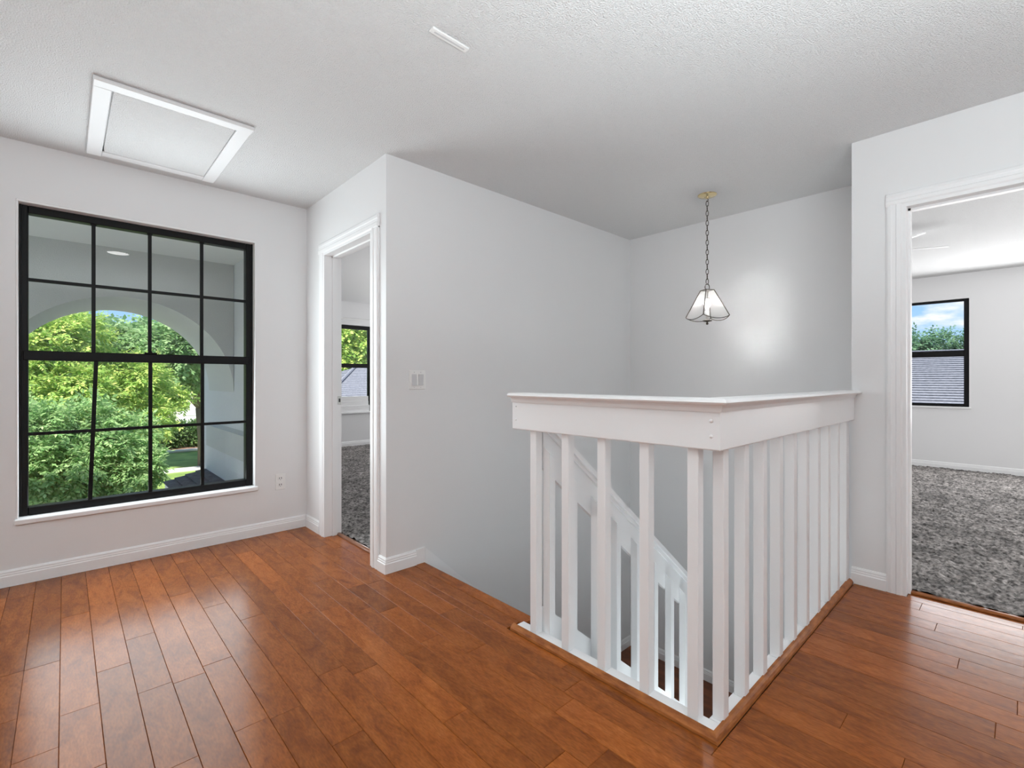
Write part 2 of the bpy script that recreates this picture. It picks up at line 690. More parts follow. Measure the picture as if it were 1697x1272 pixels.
wall_x('wall_left_bedroom_far', 7.75, 7.9, 1.48, 5.6, 0.0, CEIL, W2, label='white far wall of the left bedroom')
wall_y('wall_left_bedroom_side', 5.5, 5.6, 2.65, 7.75, 0.0, CEIL, label='white side wall of the left bedroom')
# bedroom wall that forms the right side of the open entry porch
b = MB()
b.box(1.408, 1.55, 3.93, 7.9, -2.8, CEIL)
struct(b.build('wall_porch_right', M['stucco_light']), 'pale stucco wall on the right side of the porch')
b = MB()
b.prism([(3.93, 0.262), (7.402, 0.262), (7.402, 0.545), (3.93, 0.545)], 'x', 1.372, 1.408)
b.prism([(1.360, 0.535), (1.408, 0.570), (1.408, 0.532), (1.360, 0.520)], 'y', 3.93, 7.402)
struct(b.build('trim_1', M['band']), 'grey horizontal band across the porch stucco wall')
# stairwell spine and lower hall
b = MB()
b.prism([(1.62, -0.40), (3.07, -1.567), (3.07, LOW2), (1.62, LOW2)], 'y', 1.450, 1.494)
struct(b.build('wall_stair_spine', M['wall']), 'white wall under the stair between the two flights')
b = MB()
b.box(0.88, 1.0, 0.56, 2.53, LOW2, -0.3)
struct(b.build('wall_lower_hall', M['wall']), 'white wall of the lower hall under the landing')

# ceiling
b = MB()
b.box(-2.42, 8.25, -3.12, 7.9, CEIL, CEIL + 0.12)
struct(b.build('ceiling', M['ceiling']), 'white popcorn textured ceiling')
b = MB()
b.box(-2.3, 1.408, 3.93, 7.402, CEIL - 0.012, CEIL)
struct(b.build('ceiling_porch', M['porch_ceiling']), 'white painted porch ceiling')
# roof over everything, so that the sun stays outside
b = MB()
b.prism([(-4.0, CEIL + 0.13), (7.5, CEIL + 0.13), (7.5, CEIL + 0.18), (2.3, CEIL + 1.7), (-4.0, CEIL + 0.2)], 'x', -3.0, 8.8)
struct(b.build('roof', M['roof_dark']), 'dark roof of the house')

# ------------------------------------------------------------------ floor with planks
floor = grp('floor', 'glossy reddish-brown maple plank floor of the landing')
b = MB()
SX0, SX1, SY0, SY1 = 1.47, 3.2, 0.64, 2.53     # stairwell opening
b.box(-2.3, 1.49, -3.0, YW, -0.3, -0.012)
b.box(1.49, 3.2, -3.0, 0.66, -0.3, -0.012)
b.box(1.49, 1.60, 1.57, 2.53, -0.3, -0.012)
b.box(1.365, 1.48, 2.69, 3.425, -0.3, -0.012)
b.build('subfloor', M['subfloor'], floor)
PWID = 0.1021


def plank(x0, x1, y0, y1):
    g = 0.0004
    b = MB()
    dz = rnd.uniform(-0.0008, 0.0)
    b.cbox(x0 + g, x1 - g, y0 + g, y1 - g, -0.012, dz, 0.0012)
    b.build('plank', wd, floor)

joints = {0: [2.64], 1: [3.10], 2: [2.43], 3: [2.647], 4: [2.15], 5: [3.02, 2.2], 7: [3.15, 2.5], 8: [1.83], 10: [2.33, 1.3]}
nplank = 0
for k in range(-12, 33):
    x0 = -0.115 + PWID * k
    x1 = x0 + PWID
    runs = [(x0, x1, -0.75, YW - 0.004)]
    if x0 < 1.365 < x1:
        runs = [(x0, x1, -0.75, 2.526), (x0, 1.364, 2.526, YW - 0.004)]
    elif x0 < 1.465 < x1:
        runs = [(x0, x1, -0.75, 0.639), (x0, 1.4645, 0.639, 2.526)]
    elif x0 > 1.4:
        runs = [(x0, min(x1, 3.196), -0.75, 0.639)]
    for a0, a1, ya, yb in runs:
        cuts = list(joints.get(k, []))
        y = min(cuts) if cuts else yb - rnd.uniform(0.15, 0.9)
        if not cuts:
            cuts.append(y)
        while y > ya + 0.35:
            y -= rnd.choice([0.36, 0.48, 0.62, 0.78, 0.9, 1.05])
            if y > ya + 0.12:
                cuts.append(y)
        cuts = sorted(c for c in cuts if ya + 0.1 < c < yb - 0.06)
        es = [ya] + cuts + [yb]
        for e0, e1 in zip(es[:-1], es[1:]):
            plank(a0, a1, e0, e1)
            nplank += 1
plank(3.1965, 3.2445, -0.343, 0.413)
# planks beside the open head of the stairs
plank(1.465, 1.545, 1.60, 2.19)
plank(1.465, 1.545, 2.19, 2.525)
# plank in the left doorway
plank(1.3645, 1.442, 2.70, 3.415)
b = MB()
b.box(-2.3, -1.34, -3.0, YW, -0.012, 0.0)
b.box(-1.34, 3.2, -3.0, -0.75, -0.012, 0.0)
b.build('plain_boards', wd, floor)
# nosing at the stair head
b = MB()
b.prism([(1.547, -0.02), (1.547, 0.001), (1.618, 0.001), (1.628, -0.005), (1.630, -0.014), (1.624, -0.022), (1.60, -0.022)], 'y', 1.575, 2.528)
b.build('stair_nosing', M['wood'], floor)

# ------------------------------------------------------------------ carpets
def carpet(name, x0, x1, y0, y1, z, cell, amp, label, cut=None):
    nx = int((x1 - x0) / cell)
    ny = int((y1 - y0) / cell)
    rs = np.random.RandomState(5)
    xs = np.linspace(x0, x1, nx + 1)
    ys = np.linspace(y0, y1, ny + 1)
    X, Y = np.meshgrid(xs, ys, indexing='ij')
    h = rs.rand(nx + 1, ny + 1)
    g = rs.rand(nx // 6 + 3, ny // 6 + 3)
    ix = np.arange(nx + 1) // 6
    iy = np.arange(ny + 1) // 6
    g = g[ix][:, iy]
    jx = (rs.rand(nx + 1, ny + 1) - .5) * cell * .8
    jy = (rs.rand(nx + 1, ny + 1) - .5) * cell * .8
    jx[0] = jx[-1] = 0
    jy[:, 0] = jy[:, -1] = 0
    Z = z + amp * (h + 0.4 * g)
    co = np.stack([X + jx, Y + jy, Z], -1).reshape(-1, 3)
    i = np.arange(nx)[:, None] * (ny + 1) + np.arange(ny)[None, :]
    f = np.stack([i, i + ny + 1, i + ny + 2, i + 1], -1).reshape(-1, 4)
    if cut:
        m_ = co[f].mean(1)
        f = f[~((m_[:, 0] < cut[0]) & (m_[:, 1] > cut[1]))]
    me = quad_mesh(name, co, f)
    me.materials.append(M['carpet'])
    o = link(name, me)
    o['kind'] = 'stuff'
    o['label'] = label
    return o


def quad_mesh(name, co, f):
    me = bpy.data.meshes.new(name)
    me.vertices.add(len(co))
    me.vertices.foreach_set('co', np.ascontiguousarray(co, dtype=np.float32).ravel())
    n = len(f)
    me.loops.add(n * 4)
    me.loops.foreach_set('vertex_index', np.ascontiguousarray(f, dtype=np.int32).ravel())
    me.polygons.add(n)
    me.polygons.foreach_set('loop_start', np.arange(0, n * 4, 4, dtype=np.int32))
    me.polygons.foreach_set('loop_total', np.full(n, 4, dtype=np.int32))
    me.update(calc_edges=True)
    me.validate()
    return me

carpet('carpet', 3.285, 8.1, -2.98, 2.52, 0.0, 0.016, 0.018, 'charcoal pile carpet on the right bedroom floor', (4.0, 0.55))
carpet('carpet', 1.485, 5.5, 2.66, 7.74, 0.0, 0.02, 0.014, 'charcoal pile carpet on the left bedroom floor')
b = MB()
b.box(1.48, 5.5, 2.65, 7.75, -0.3, -0.001)
b.box(3.2, 8.1, -3.0, 0.55, -0.3, -0.001)
b.box(4.0, 8.1, 0.55, 2.53, -0.3, -0.001)
struct(b.build('floor_bedrooms', M['subfloor']), 'dark subfloor slab under the bedroom carpets')

# ------------------------------------------------------------------ thresholds
b = MB()
b.prism([(1.440, 0.0), (1.446, 0.010), (1.460, 0.013), (1.474, 0.010), (1.484, 0.0)], 'y', 2.70, 3.415)
tag(b.build('threshold_strip', M['oak_threshold'], None, True), 'rounded wooden threshold strip in the left doorway', 'threshold')
b = MB()
b.prism([(3.245, 0.0), (3.25, 0.009), (3.266, 0.012), (3.284, 0.011), (3.290, 0.0)], 'y', -0.35, 0.425)
tag(b.build('threshold_strip', M['oak'], None, True), 'stained wooden threshold strip in the right doorway', 'threshold')

# ------------------------------------------------------------------ baseboards
BP = [(0, 0), (0.016, 0), (0.016, 0.056), (0.0125, 0.060), (0.0125, 0.068), (0.010, 0.072), (0.010, 0.080), (0.005, 0.088), (0, 0.090)]


def base_x(name, x0, x1, y, s, z=0.0, label=None, prof=BP):
    b = MB()
    b.prism([(y + s * d, z + h) for d, h in prof], 'x', x0, x1)
    return struct(b.build(name, M['trim']), label)


def base_y(name, y0, y1, x, s, z=0.0, label=None, prof=BP):
    b = MB()
    b.prism([(x + s * d, z + h) for d, h in prof], 'y', y0, y1)
    return struct(b.build(name, M['trim']), label)

base_x('baseboard_left', -2.3, 1.365, YW, -1, label='white moulded baseboard under the large window')
base_y('baseboard_back_left', 3.506, YW - 0.016, 1.365, -1, label='short baseboard left of the left doorway')
b = MB()
vs = [(1.365 - d, 2.6085, h) for d, h in BP] + [(1.365 - d, 2.53 - d, h) for d, h in BP] + [(1.562, 2.53 - d, h) for d, h in BP]
n = len(BP)
fs = [tuple(range(n)), tuple(range(2 * n, 3 * n))]
for q in (0, 1):
    fs += [(q * n + i, q * n + (i + 1) % n, (q + 1) * n + (i + 1) % n, (q + 1) * n + i) for i in range(n)]
b.add(vs, fs)
b.prism([(2.53, 0), (2.520, 0), (2.520, 0.092), (2.53, 0.092)], 'x', 1.562, 1.625)
struct(b.build('baseboard_back', M['trim']), 'white baseboard wrapping the wall corner beside the stairs')
base_y('baseboard_right', 0.497, 0.652, 3.2, -1, label='short baseboard between railing and right doorway')
base_y('baseboard_right_bedroom', -3.0, 2.53, 8.1, -1, label='white baseboard on the far wall of the right bedroom')
base_x('baseboard_left_bedroom', 1.55, 5.5, 7.75, -1, label='white baseboard on the far wall of the left bedroom')
base_y('baseboard_far_landing', 0.70, 2.53, 3.89, -1, LOW, 'white baseboard at the stair landing far wall')
base_x('baseboard_back_landing', 3.15, 3.89, 2.53, -1, LOW, 'white baseboard at the stair landing side wall')
# skirt board running down beside the stairs
b = MB()
b.prism([(1.625, 0.092), (1.625, -0.30), (3.15, -1.55), (3.15, LOW + 0.09), (3.10, LOW + 0.09)], 'y', 2.518, 2.53)
struct(b.build('trim_2', M['trim']), 'white skirt board sloping down the wall beside the stairs')

# ------------------------------------------------------------------ door frames
def casing_prof(w):
    return [(0, 0), (0, 0.012), (0.008, 0.017), (w * 0.35, 0.018), (w * 0.42, 0.014), (w * 0.62, 0.014), (w * 0.7, 0.016), (w - 0.008, 0.014), (w, 0.009), (w, 0)]


def door_frame(name, xf, s, ya, yb, zt, depth, label, w=0.078):
    """opening ya..yb in a wall whose room face is x=xf; s=-1: room lies at smaller x"""
    root = grp(name, label, (xf, (ya + yb) / 2, 0))
    P = casing_prof(w)
    b = MB()
    b.prism([(xf + s * t, ya - d) for d, t in P], 'z', 0, zt + 0.006)
    b.build('side_casing', M['trim'], root)
    b = MB()
    b.prism([(xf + s * t, yb + d) for d, t in P], 'z', 0, zt + 0.006)
    b.build('side_casing', M['trim'], root)
    b = MB()
    b.prism([(xf + s * t * 1.02, zt + d) for d, t in P], 'y', ya - w, yb + w)
    b.build('head_casing', M['trim'], root)
    t = 0.016
    x0, x1 = sorted((xf + s * 0.012, xf - s * depth))
    b = MB()
    b.box(x0, x1, ya, ya + t, 0, zt)
    b.build('jamb', M['trim'], root)
    b = MB()
    b.box(x0, x1, yb - t, yb, 0, zt)
    b.build('jamb', M['trim'], root)
    b = MB()
    b.box(x0, x1, ya + t, yb - t, zt - t, zt)
    b.build('head_jamb', M['trim'], root)
    xm = xf - s * depth * 0.55
    b = MB()
    b.box(xm - 0.018, xm + 0.018, yb - t - 0.011, yb - t, 0, zt - t)
    b.build('door_stop', M['trim'], root)
    b = MB()
    b.box(xm - 0.018, xm + 0.018, ya + t, yb - t, zt - t - 0.011, zt - t)
    b.build('door_stop', M['trim'], root)
    return root

d1 = door_frame('door_1', 1.365, -1, D1[0], D1[1], D1[3], 0.115, 'white frame of the open doorway to the left bedroom', 0.081)
b = MB()
b.cbox(1.452, 1.476, D1[1] - 0.0195, D1[1] - 0.016, 0.945, 1.005, 0.001)
sp = b.build('strike_plate', M['chrome'], d1)
sp['label'] = 'satin metal strike plate'
b = MB()
b.box(1.458, 1.470, D1[1] - 0.0200, D1[1] - 0.0190, 0.962, 0.988)
b.build('latch_hole', M['dark'], sp)
d2 = door_frame('door_2', 3.2, -1, D2[0], D2[1], D2[3], 0.11, 'white frame of the open doorway to the right bedroom', 0.068)

# ------------------------------------------------------------------ windows
def bar(b, p0, p1, w, d, axis='y'):
    """straight bar in the x-z plane between two points, width w, depth range d=(y0,y1)"""
    dx, dz = p1[0] - p0[0], p1[1] - p0[1]
    l = math.hypot(dx, dz)
    nx, nz = -dz / l * w / 2, dx / l * w / 2
    poly = [(p0[0] + nx, p0[1] + nz), (p1[0] + nx, p1[1] + nz), (p1[0] - nx, p1[1] - nz), (p0[0] - nx, p0[1] - nz)]
    b.prism(poly, axis, *d)


w1 = grp('window_1', 'large black-framed sash window over the landing', (0.4, 3.86, 0.36))
x0, x1, z0, z1 = W1
ZF0 = 0.358
FY = (3.835, 3.90)
fr = MB()
fr.cbox(x0 + 0.010, -0.150, *FY, ZF0, z1 - 0.014, 0.003)
fr.cbox(0.957, x1 - 0.006, *FY, ZF0, z1 - 0.014, 0.003)
fr.cbox(-0.150, 0.957, *FY, 2.066, z1 - 0.014, 0.003)
fr.cbox(-0.150, 0.957, *FY, ZF0, 0.404, 0.003)
fo = fr.build('frame', M['black'], w1)
b = MB()
b.cbox(x0 + 0.0005, x1 - 0.0005, 3.778, 3.90, z1 - 0.0135, z1 - 0.0005, 0.002)
b.build('reveal_head', M['trim'], w1)
b = MB()
b.cbox(x0 + 0.0005, x0 + 0.0095, 3.778, 3.90, 0.36, z1 - 0.0135, 0.002)
b.build('reveal_side', M['trim'], w1)
b = MB()
b.cbox(x1 - 0.0055, x1 - 0.0005, 3.778, 3.90, 0.36, z1 - 0.0135, 0.001)
b.build('reveal_side', M['trim'], w1)
b = MB()
b.cbox(-0.185, -0.176, 3.829, 3.836, ZF0 + .01, z1 - 0.006, 0.001)
b.cbox(0.990, 0.999, 3.829, 3.836, ZF0 + .01, z1 - 0.006, 0.001)
b.build('sash_track', M['black'], fo)
b = MB()
b.cbox(-0.170, 0.975, 3.826, 3.872, 1.235, 1.290, 0.004)
mr = b.build('meeting_rail', M['black'], w1)
b = MB()
b.cbox(0.372, 0.438, 3.822, 3.846, 1.290, 1.299, 0.002)
b.cbox(0.392, 0.412, 3.818, 3.850, 1.297, 1.306, 0.002)
b.build('sash_lock', M['black'], mr)
MY = (3.848, 3.866)
for xa in (0.1285, 0.402, 0.6875):
    b = MB()
    bar(b, (xa, 1.288), (xa, 2.073), 0.019, MY)
    b.cbox(xa - 0.014, xa + 0.014, 3.846, 3.868, 2.058, 2.072, 0.002)
    b.build('muntin', M['black'], w1)
b = MB()
bar(b, (-0.152, 1.693), (0.959, 1.693), 0.019, (3.850, 3.864))
b.build('muntin', M['black'], w1)
MY = (3.838, 3.856)
for xa, xb in ((0.140, 0.112), (0.404, 0.404), (0.690, 0.690)):
    b = MB()
    bar(b, (xa, 1.238), (xb, 0.402), 0.020, MY)
    b.build('muntin', M['black'], w1)
b = MB()
bar(b, (-0.152, 0.817), (0.959, 0.822), 0.018, (3.840, 3.854))
b.build('muntin', M['black'], w1)
us = [-0.150, 0.1285, 0.402, 0.6875, 0.957]
ls = [-0.150, 0.126, 0.404, 0.690, 0.957]
for i in range(4):
    for za, zb in ((1.290, 1.693), (1.693, 2.070)):
        b = MB()
        b.add([(us[i], 3.857, za), (us[i + 1], 3.857, za), (us[i + 1], 3.857, zb), (us[i], 3.857, zb)], [(0, 1, 2, 3)])
        b.build('pane', M['glass'], w1)
    for za, zb in ((0.404, 0.819), (0.819, 1.235)):
        b = MB()
        b.add([(ls[i], 3.847, za), (ls[i + 1], 3.847, za), (ls[i + 1], 3.847, zb), (ls[i], 3.847, zb)], [(0, 1, 2, 3)])
        b.build('pane', M['glass'], w1)
b = MB()
b.cbox(-0.203, 1.022, 3.762, 3.84, 0.326, 0.358, 0.006)
b.cbox(-0.194, 1.004, 3.83, 3.93, 0.324, 0.356, 0.003)
s_ = b.build('sill', M['trim'], w1)
s_['label'] = 'white painted sill'

# right bedroom window
w3 = grp('window_2', 'black-framed sash window on the right bedroom far wall', (8.15, 1.1, 0.77))
ya, yb, za, zb = W3
za += 0.02
b = MB()
b.cbox(8.14, 8.19, ya + .002, ya + 0.050, za, zb - .002, 0.003)
b.cbox(8.14, 8.19, yb - 0.050, yb - .002, za, zb - .002, 0.003)
b.cbox(8.14, 8.19, ya + 0.050, yb - 0.050, zb - 0.028, zb - .002, 0.003)
b.cbox(8.14, 8.19, ya + 0.050, yb - 0.050, za, za + 0.036, 0.003)
b.build('frame', M['black'], w3)
b = MB()
b.cbox(8.13, 8.18, ya + 0.045, yb - 0.045, 1.415, 1.490, 0.003)
b.build('meeting_rail', M['black'], w3)
for zz in ((za + 0.036, 1.415), (1.49, zb - 0.028)):
    b = MB()
    b.add([(8.16, ya + .05, zz[0]), (8.16, yb - .05, zz[0]), (8.16, yb - .05, zz[1]), (8.16, ya + .05, zz[1])], [(0, 1, 2, 3)])
    b.build('pane', M['glass'], w3)
b = MB()
b.cbox(8.075, 8.25, ya - 0.02, yb + 0.02, za - 0.022, za, 0.004)
b.build('sill', M['trim'], w3)

# left bedroom window
w2 = grp('window_3', 'black-framed sash window on the left bedroom far wall', (3.7, 7.8, 0.56))
xa, xb, za, zb = W2
b = MB()
b.cbox(xa + .002, xa + 0.05, 7.79, 7.84, za + 0.02, zb - .002, 0.003)
b.cbox(3.86, xb - .002, 7.79, 7.84, za + 0.02, zb - .002, 0.003)
b.cbox(xa + 0.05, 3.86, 7.79, 7.84, 1.985, zb - .002, 0.003)
b.build('frame', M['black'], w2)
b = MB()
b.cbox(xa + 0.05, 3.86, 7.78, 7.83, 1.330, 1.400, 0.003)
b.build('meeting_rail', M['black'], w2)
b = MB()
b.cbox(xa + 0.05, 3.86, 7.785, 7.84, 0.765, 0.845, 0.004)
b.cbox(xa + 0.05, 3.86, 7.775, 7.84, 0.69, 0.765, 0.004)
b.build('bottom_rail', M['trim'], w2)
for zz in ((0.845, 1.33), (1.40, 1.985)):
    b = MB()
    b.add([(xa + .05, 7.81, zz[0]), (3.86, 7.81, zz[0]), (3.86, 7.81, zz[1]), (xa + .05, 7.81, zz[1])], [(0, 1, 2, 3)])
    b.build('pane', M['glass'], w2)
b = MB()
b.cbox(xa - 0.03, xb + 0.03, 7.72, 7.84, za - 0.005, za + 0.02, 0.004)
b.cbox(xa + 0.04, 3.87, 7.76, 7.84, za + 0.02, 0.69, 0.004)
b.build('sill', M['trim'], w2)
b = MB()
b.tube([(xa - .05, 7.70, 2.145), (xb + .05, 7.70, 2.145)], 0.011, 10)
for xx in (xa + 0.30, xb - 0.1):
    b.cbox(xx - 0.012, xx + 0.012, 7.69, 7.75, 2.13, 2.165, 0.002)
tag(b.build('curtain_rod', M['plastic'], None, False), 'slim white curtain rod above the left bedroom window', 'curtain rod')

# ------------------------------------------------------------------ railing round the stairwell
rail = thing('balustrade', 'white wooden balustrade with flat cap turning the corner round the stairwell', 'railing', (1.5, 0.66, 0.0))
CAPP = [(-0.032, 1.049), (-0.036, 1.055), (-0.032, 1.063), (-0.022, 1.066), (0.060, 1.066), (0.072, 1.063), (0.076, 1.055), (0.072, 1.049), (0.052, 1.047), (0.048, 1.036), (0.046, 1.024), (-0.006, 1.024), (-0.009, 1.036), (-0.014, 1.047)]
XR, YR = 1.480, 0.640          # outer faces of the two fascia boards


def mitre(P, ax):
    """front run along y (ax 0) or right run along x (ax 1), mitred at the corner"""
    b = MB()
    n = len(P)
    if ax == 0:
        vs = [(XR + d, 1.578, z) for d, z in P] + [(XR + d, YR + d, z) for d, z in P]
    else:
        vs = [(XR + d, YR + d, z) for d, z in P] + [(3.199, YR + d, z) for d, z in P]
    fs = [tuple(range(n))[::-1], tuple(range(n, 2 * n))]
    for i in range(n):
        j = (i + 1) % n
        fs.append((i, j, n + j, n + i))
    b.add(vs, fs)
    return b
o = mitre(CAPP, 0).build('cap_rail', M['trim'], rail)
o = mitre(CAPP, 1).build('cap_rail', M['trim'], rail)
FP = [(0.0, 0.906), (0.003, 0.902), (0.020, 0.902), (0.020, 1.024), (0.0, 1.024)]
f0 = mitre(FP, 0).build('fascia_board', M['trim'], rail)
f1 = mitre(FP, 1).build('fascia_board', M['trim'], rail)
for (yy, zz) in ((0.668, 0.995), (0.668, 0.947), (1.556, 1.005), (1.556, 0.945)):
    b = MB()
    s = 0.0065 if yy < 1 else 0.004
    b.lathe([(s, 0), (s * 0.9, s * 0.4), (s * 0.5, s * 0.7), (0, s * 0.8)], (0, 0, 0), 12)
    me = b.mesh('screw_plug', True)
    me.materials.append(M['trim'])
    me.transform(Matrix.Translation((XR, yy, zz)) @ Matrix.Rotation(-PI / 2, 4, 'Y'))
    link('screw_plug', me, f0)
# white base ledge
b = MB()
b.cbox(1.488, 1.545, 0.664, 1.572, -0.02, 0.014, 0.002)
b.build('base_ledge', M['trim'], rail)
b = MB()
b.cbox(1.545, 3.199, 0.664, 0.705, -0.02, 0.014, 0.002)
b.build('base_ledge', M['trim'], rail)


def baluster_mesh(h0, h1):
    b = MB()
    b.cbox(0, 0.038, 0, 0.038, h0, h1, 0.002)
    me = b.mesh('baluster')
    me.materials.append(M['trim'])
    return me
bm = baluster_mesh(0.014, 1.024)
for yy in (1.449, 1.267, 1.085, 0.900, 0.720):
    o = link('baluster', bm, rail)
    o.location = (1.5005, yy, 0)
for i in range(10):
    o = link('baluster', bm, rail)
    o.location = (1.553 + 0.1745 * i if i else 1.556, 0.6605, 0)
o = link('baluster', bm, rail)
o.location = (3.150, 0.6605, 0)
# stained quarter-round along the foot
def qround(r):
    return [(0, 0), (-r, 0)] + [(-r * math.cos(a), r * math.sin(a)) for a in [PI / 8 * k for k in range(1, 4)]] + [(0, r)]
b = MB()
R_ = 0.024
P = [(1.488 + d, z) for d, z in qround(R_)]
n = len(P)
vs = [(x, 1.578, z) for x, z in P] + [(x, 0.664 + (x - 1.488), z) for x, z in P]
fs = [tuple(range(n))[::-1], tuple(range(n, 2 * n))] + [(i, (i + 1) % n, n + (i + 1) % n, n + i) for i in range(n)]
b.add(vs, fs)
struct(b.build('trim_3', M['oak'], None, False), 'stained wooden moulding along the front foot of the balustrade')
b = MB()
vs = [(x, 0.664 + (x - 1.488), z) for x, z in P] + [(3.199, 0.664 + (x - 1.488), z) for x, z in P]
# right run: swap the axes so the moulding lies on the outer side
vs = []
for t in (0, 1):
    for d, z in qround(R_):
        vs.append(((1.488 + d) if t == 0 else 3.184, 0.664 + d, z))
b.add(vs, fs)
struct(b.build('trim_4', M['oak'], None, False), 'stained wooden moulding along the right foot of the balustrade')

# ------------------------------------------------------------------ stair railing
SL = -0.805
def zl(x, z0, xr):
    return z0 + SL * (x - xr)
sr = thing('stair_railing', 'white sloping stair railing descending behind the balustrade', 'railing', (1.6, 1.55, 0.0))
xs0, xs1 = 1.546, 3.02
def slope_poly(zt, zb, xa=xs0, xb=xs1):
    return [(xa, zl(xa, zt, 2.236)), (xb, zl(xb, zt, 2.236)), (xb, zl(xb, zb, 2.236)), (xa, zl(xa, zb, 2.236))]
b = MB()
b.prism(slope_poly(0.385, 0.178), 'y', 1.450, 1.472)
b.build('rail_board', M['trim'], sr)
b = MB()
b.prism(slope_poly(0.405, 0.375), 'y', 1.425, 1.497)
b.prism(slope_poly(0.376, 0.352), 'y', 1.438, 1.484)
b.build('cap_rail', M['trim'], sr)
b = MB()
b.prism(slope_poly(-0.43, -0.80, 1.56, 3.06), 'y', 1.449, 1.495)
b.build('stringer', M['trim'], sr)
for xx in (1.545, 1.70, 1.887, 2.05, 2.237, 2.417, 2.598, 2.768, 2.94):
    xe = xx + 0.036
    zt = zl(xx, 0.275, 2.236)
    zb = zl(xx, -0.62, 2.236)
    b = MB()
    vs = [(xx, 1.411, zb), (xe, 1.411, zb - 0.03), (xe, 1.449, zb - 0.03), (xx, 1.449, zb),
          (xx, 1.411, zt - 0.030), (xe, 1.411, zt - 0.030 + 0.036 * SL), (xe, 1.449, zt + 0.036 * SL), (xx, 1.449, zt)]
    b.add(vs, [(0, 3, 2, 1), (4, 5, 6, 7), (0, 1, 5, 4), (2, 3, 7, 6), (0, 4, 7, 3), (1, 2, 6, 5)])
    b.build('baluster', M['trim'], sr)

# ------------------------------------------------------------------ stairs
RI = 0.195
TR = 0.243
stair = thing('staircase', 'upper flight of brown wooden steps going down to the landing', 'stairs', (1.63, 2.05, 0))
for i in range(7):
    x = 1.60 + TR * i
    b = MB()
    b.box(x, x + 0.018, 1.497, 2.517, -RI * (i + 1), -RI * i - 0.022)
    b.build('riser', M['trim'], stair)
    if i < 6:
        b = MB()
        b.cbox(x + 0.018, x + TR + 0.026, 1.497, 2.517, -RI * (i + 1) - 0.022, -RI * (i + 1), 0.005)
        b.build('tread', M['tread'], stair)
b = MB()
b.box(3.076, 3.89, 0.70, 2.53, LOW - 0.15, LOW)
struct(b.build('floor_stair_landing', M['tread']), 'brown wooden floor of the half landing')
stair2 = thing('staircase', 'lower flight of brown wooden steps below the half landing', 'stairs', (3.07, 1.1, LOW))
for i in range(7):
    x = 3.076 - TR * i
    b = MB()
    b.box(x - 0.018, x, 0.702, 1.448, LOW - RI * (i + 1), LOW - RI * i - (0.022 if i else 0.15))
    b.build('riser', M['trim'], stair2)
    if i < 6:
        b = MB()
        b.cbox(x - TR - 0.026, x - 0.018, 0.702, 1.448, LOW - RI * (i + 1) - 0.022, LOW - RI * (i + 1), 0.005)
        b.build('tread', M['tread'], stair2)
b = MB()
b.box(0.88, 4.0, 0.55, 2.53, LOW2 - 0.1, LOW2)
struct(b.build('floor_lower_hall', M['tread']), 'brown floor of the lower hall')

# ------------------------------------------------------------------ pendant lamp
LX, LY = 3.342, 1.537
pend = thing('pendant_lamp', 'small pendant lamp with scalloped glass shade on a chain above the stairs', 'lamp', (LX, LY, CEIL))
b = MB()
b.lathe([(0.064, 0.0), (0.064, -0.003), (0.058, -0.008), (0.030, -0.012), (0.012, -0.015), (0.011, -0.026), (0.0, -0.028)], (LX, LY, CEIL), 32)
b.build('canopy', M['brass'], pend, True)
ZT = 1.762
b = MB()
b.tube([(LX, LY, 2.416), (LX + .007, LY - .005, 2.407), (LX + .004, LY - .003, 2.394), (LX - .006, LY + .004, 2.392)], 0.0028, 6)
b.build('hook', M['bronze'], pend)
z = 2.398
k = 0
lk = []
for a in range(12):
    t = 2 * PI * a / 12
    lk.append((0.0085 * math.cos(t), 0, 0.021 * math.sin(t)))
bl = MB()
bl.tube(lk, 0.0025, 6, True)
lme = bl.mesh('chain_link', True)
lme.materials.append(M['bronze'])
step = 0.0346
nl = int((2.392 - (ZT + 0.045)) / step) + 1
for i in range(nl):
    o = link('chain_link', lme, pend)
    o.location = Vector(o.location) + Vector((LX, LY, 2.378 - step * i))
    o.rotation_euler = (0, 0, math.radians(105) + (PI / 2 if i % 2 else 0))
b = MB()
ring = [(LX + 0.013 * math.cos(2 * PI * a / 16), LY - 0.010 * math.cos(2 * PI * a / 16), ZT + 0.022 + 0.022 * math.sin(2 * PI * a / 16)) for a in range(16)]
b.tube(ring, 0.0028, 6, True)
b.build('loop_ring', M['bronze'], pend, True)
shade = bpy.data.objects.new('lamp_shade', None)
shade.empty_display_size = 0.1
shade.location = (LX, LY, ZT)
COL.objects.link(shade)
shade.parent = pend
shade.matrix_parent_inverse = Matrix.Translation((-LX, -LY, -CEIL))
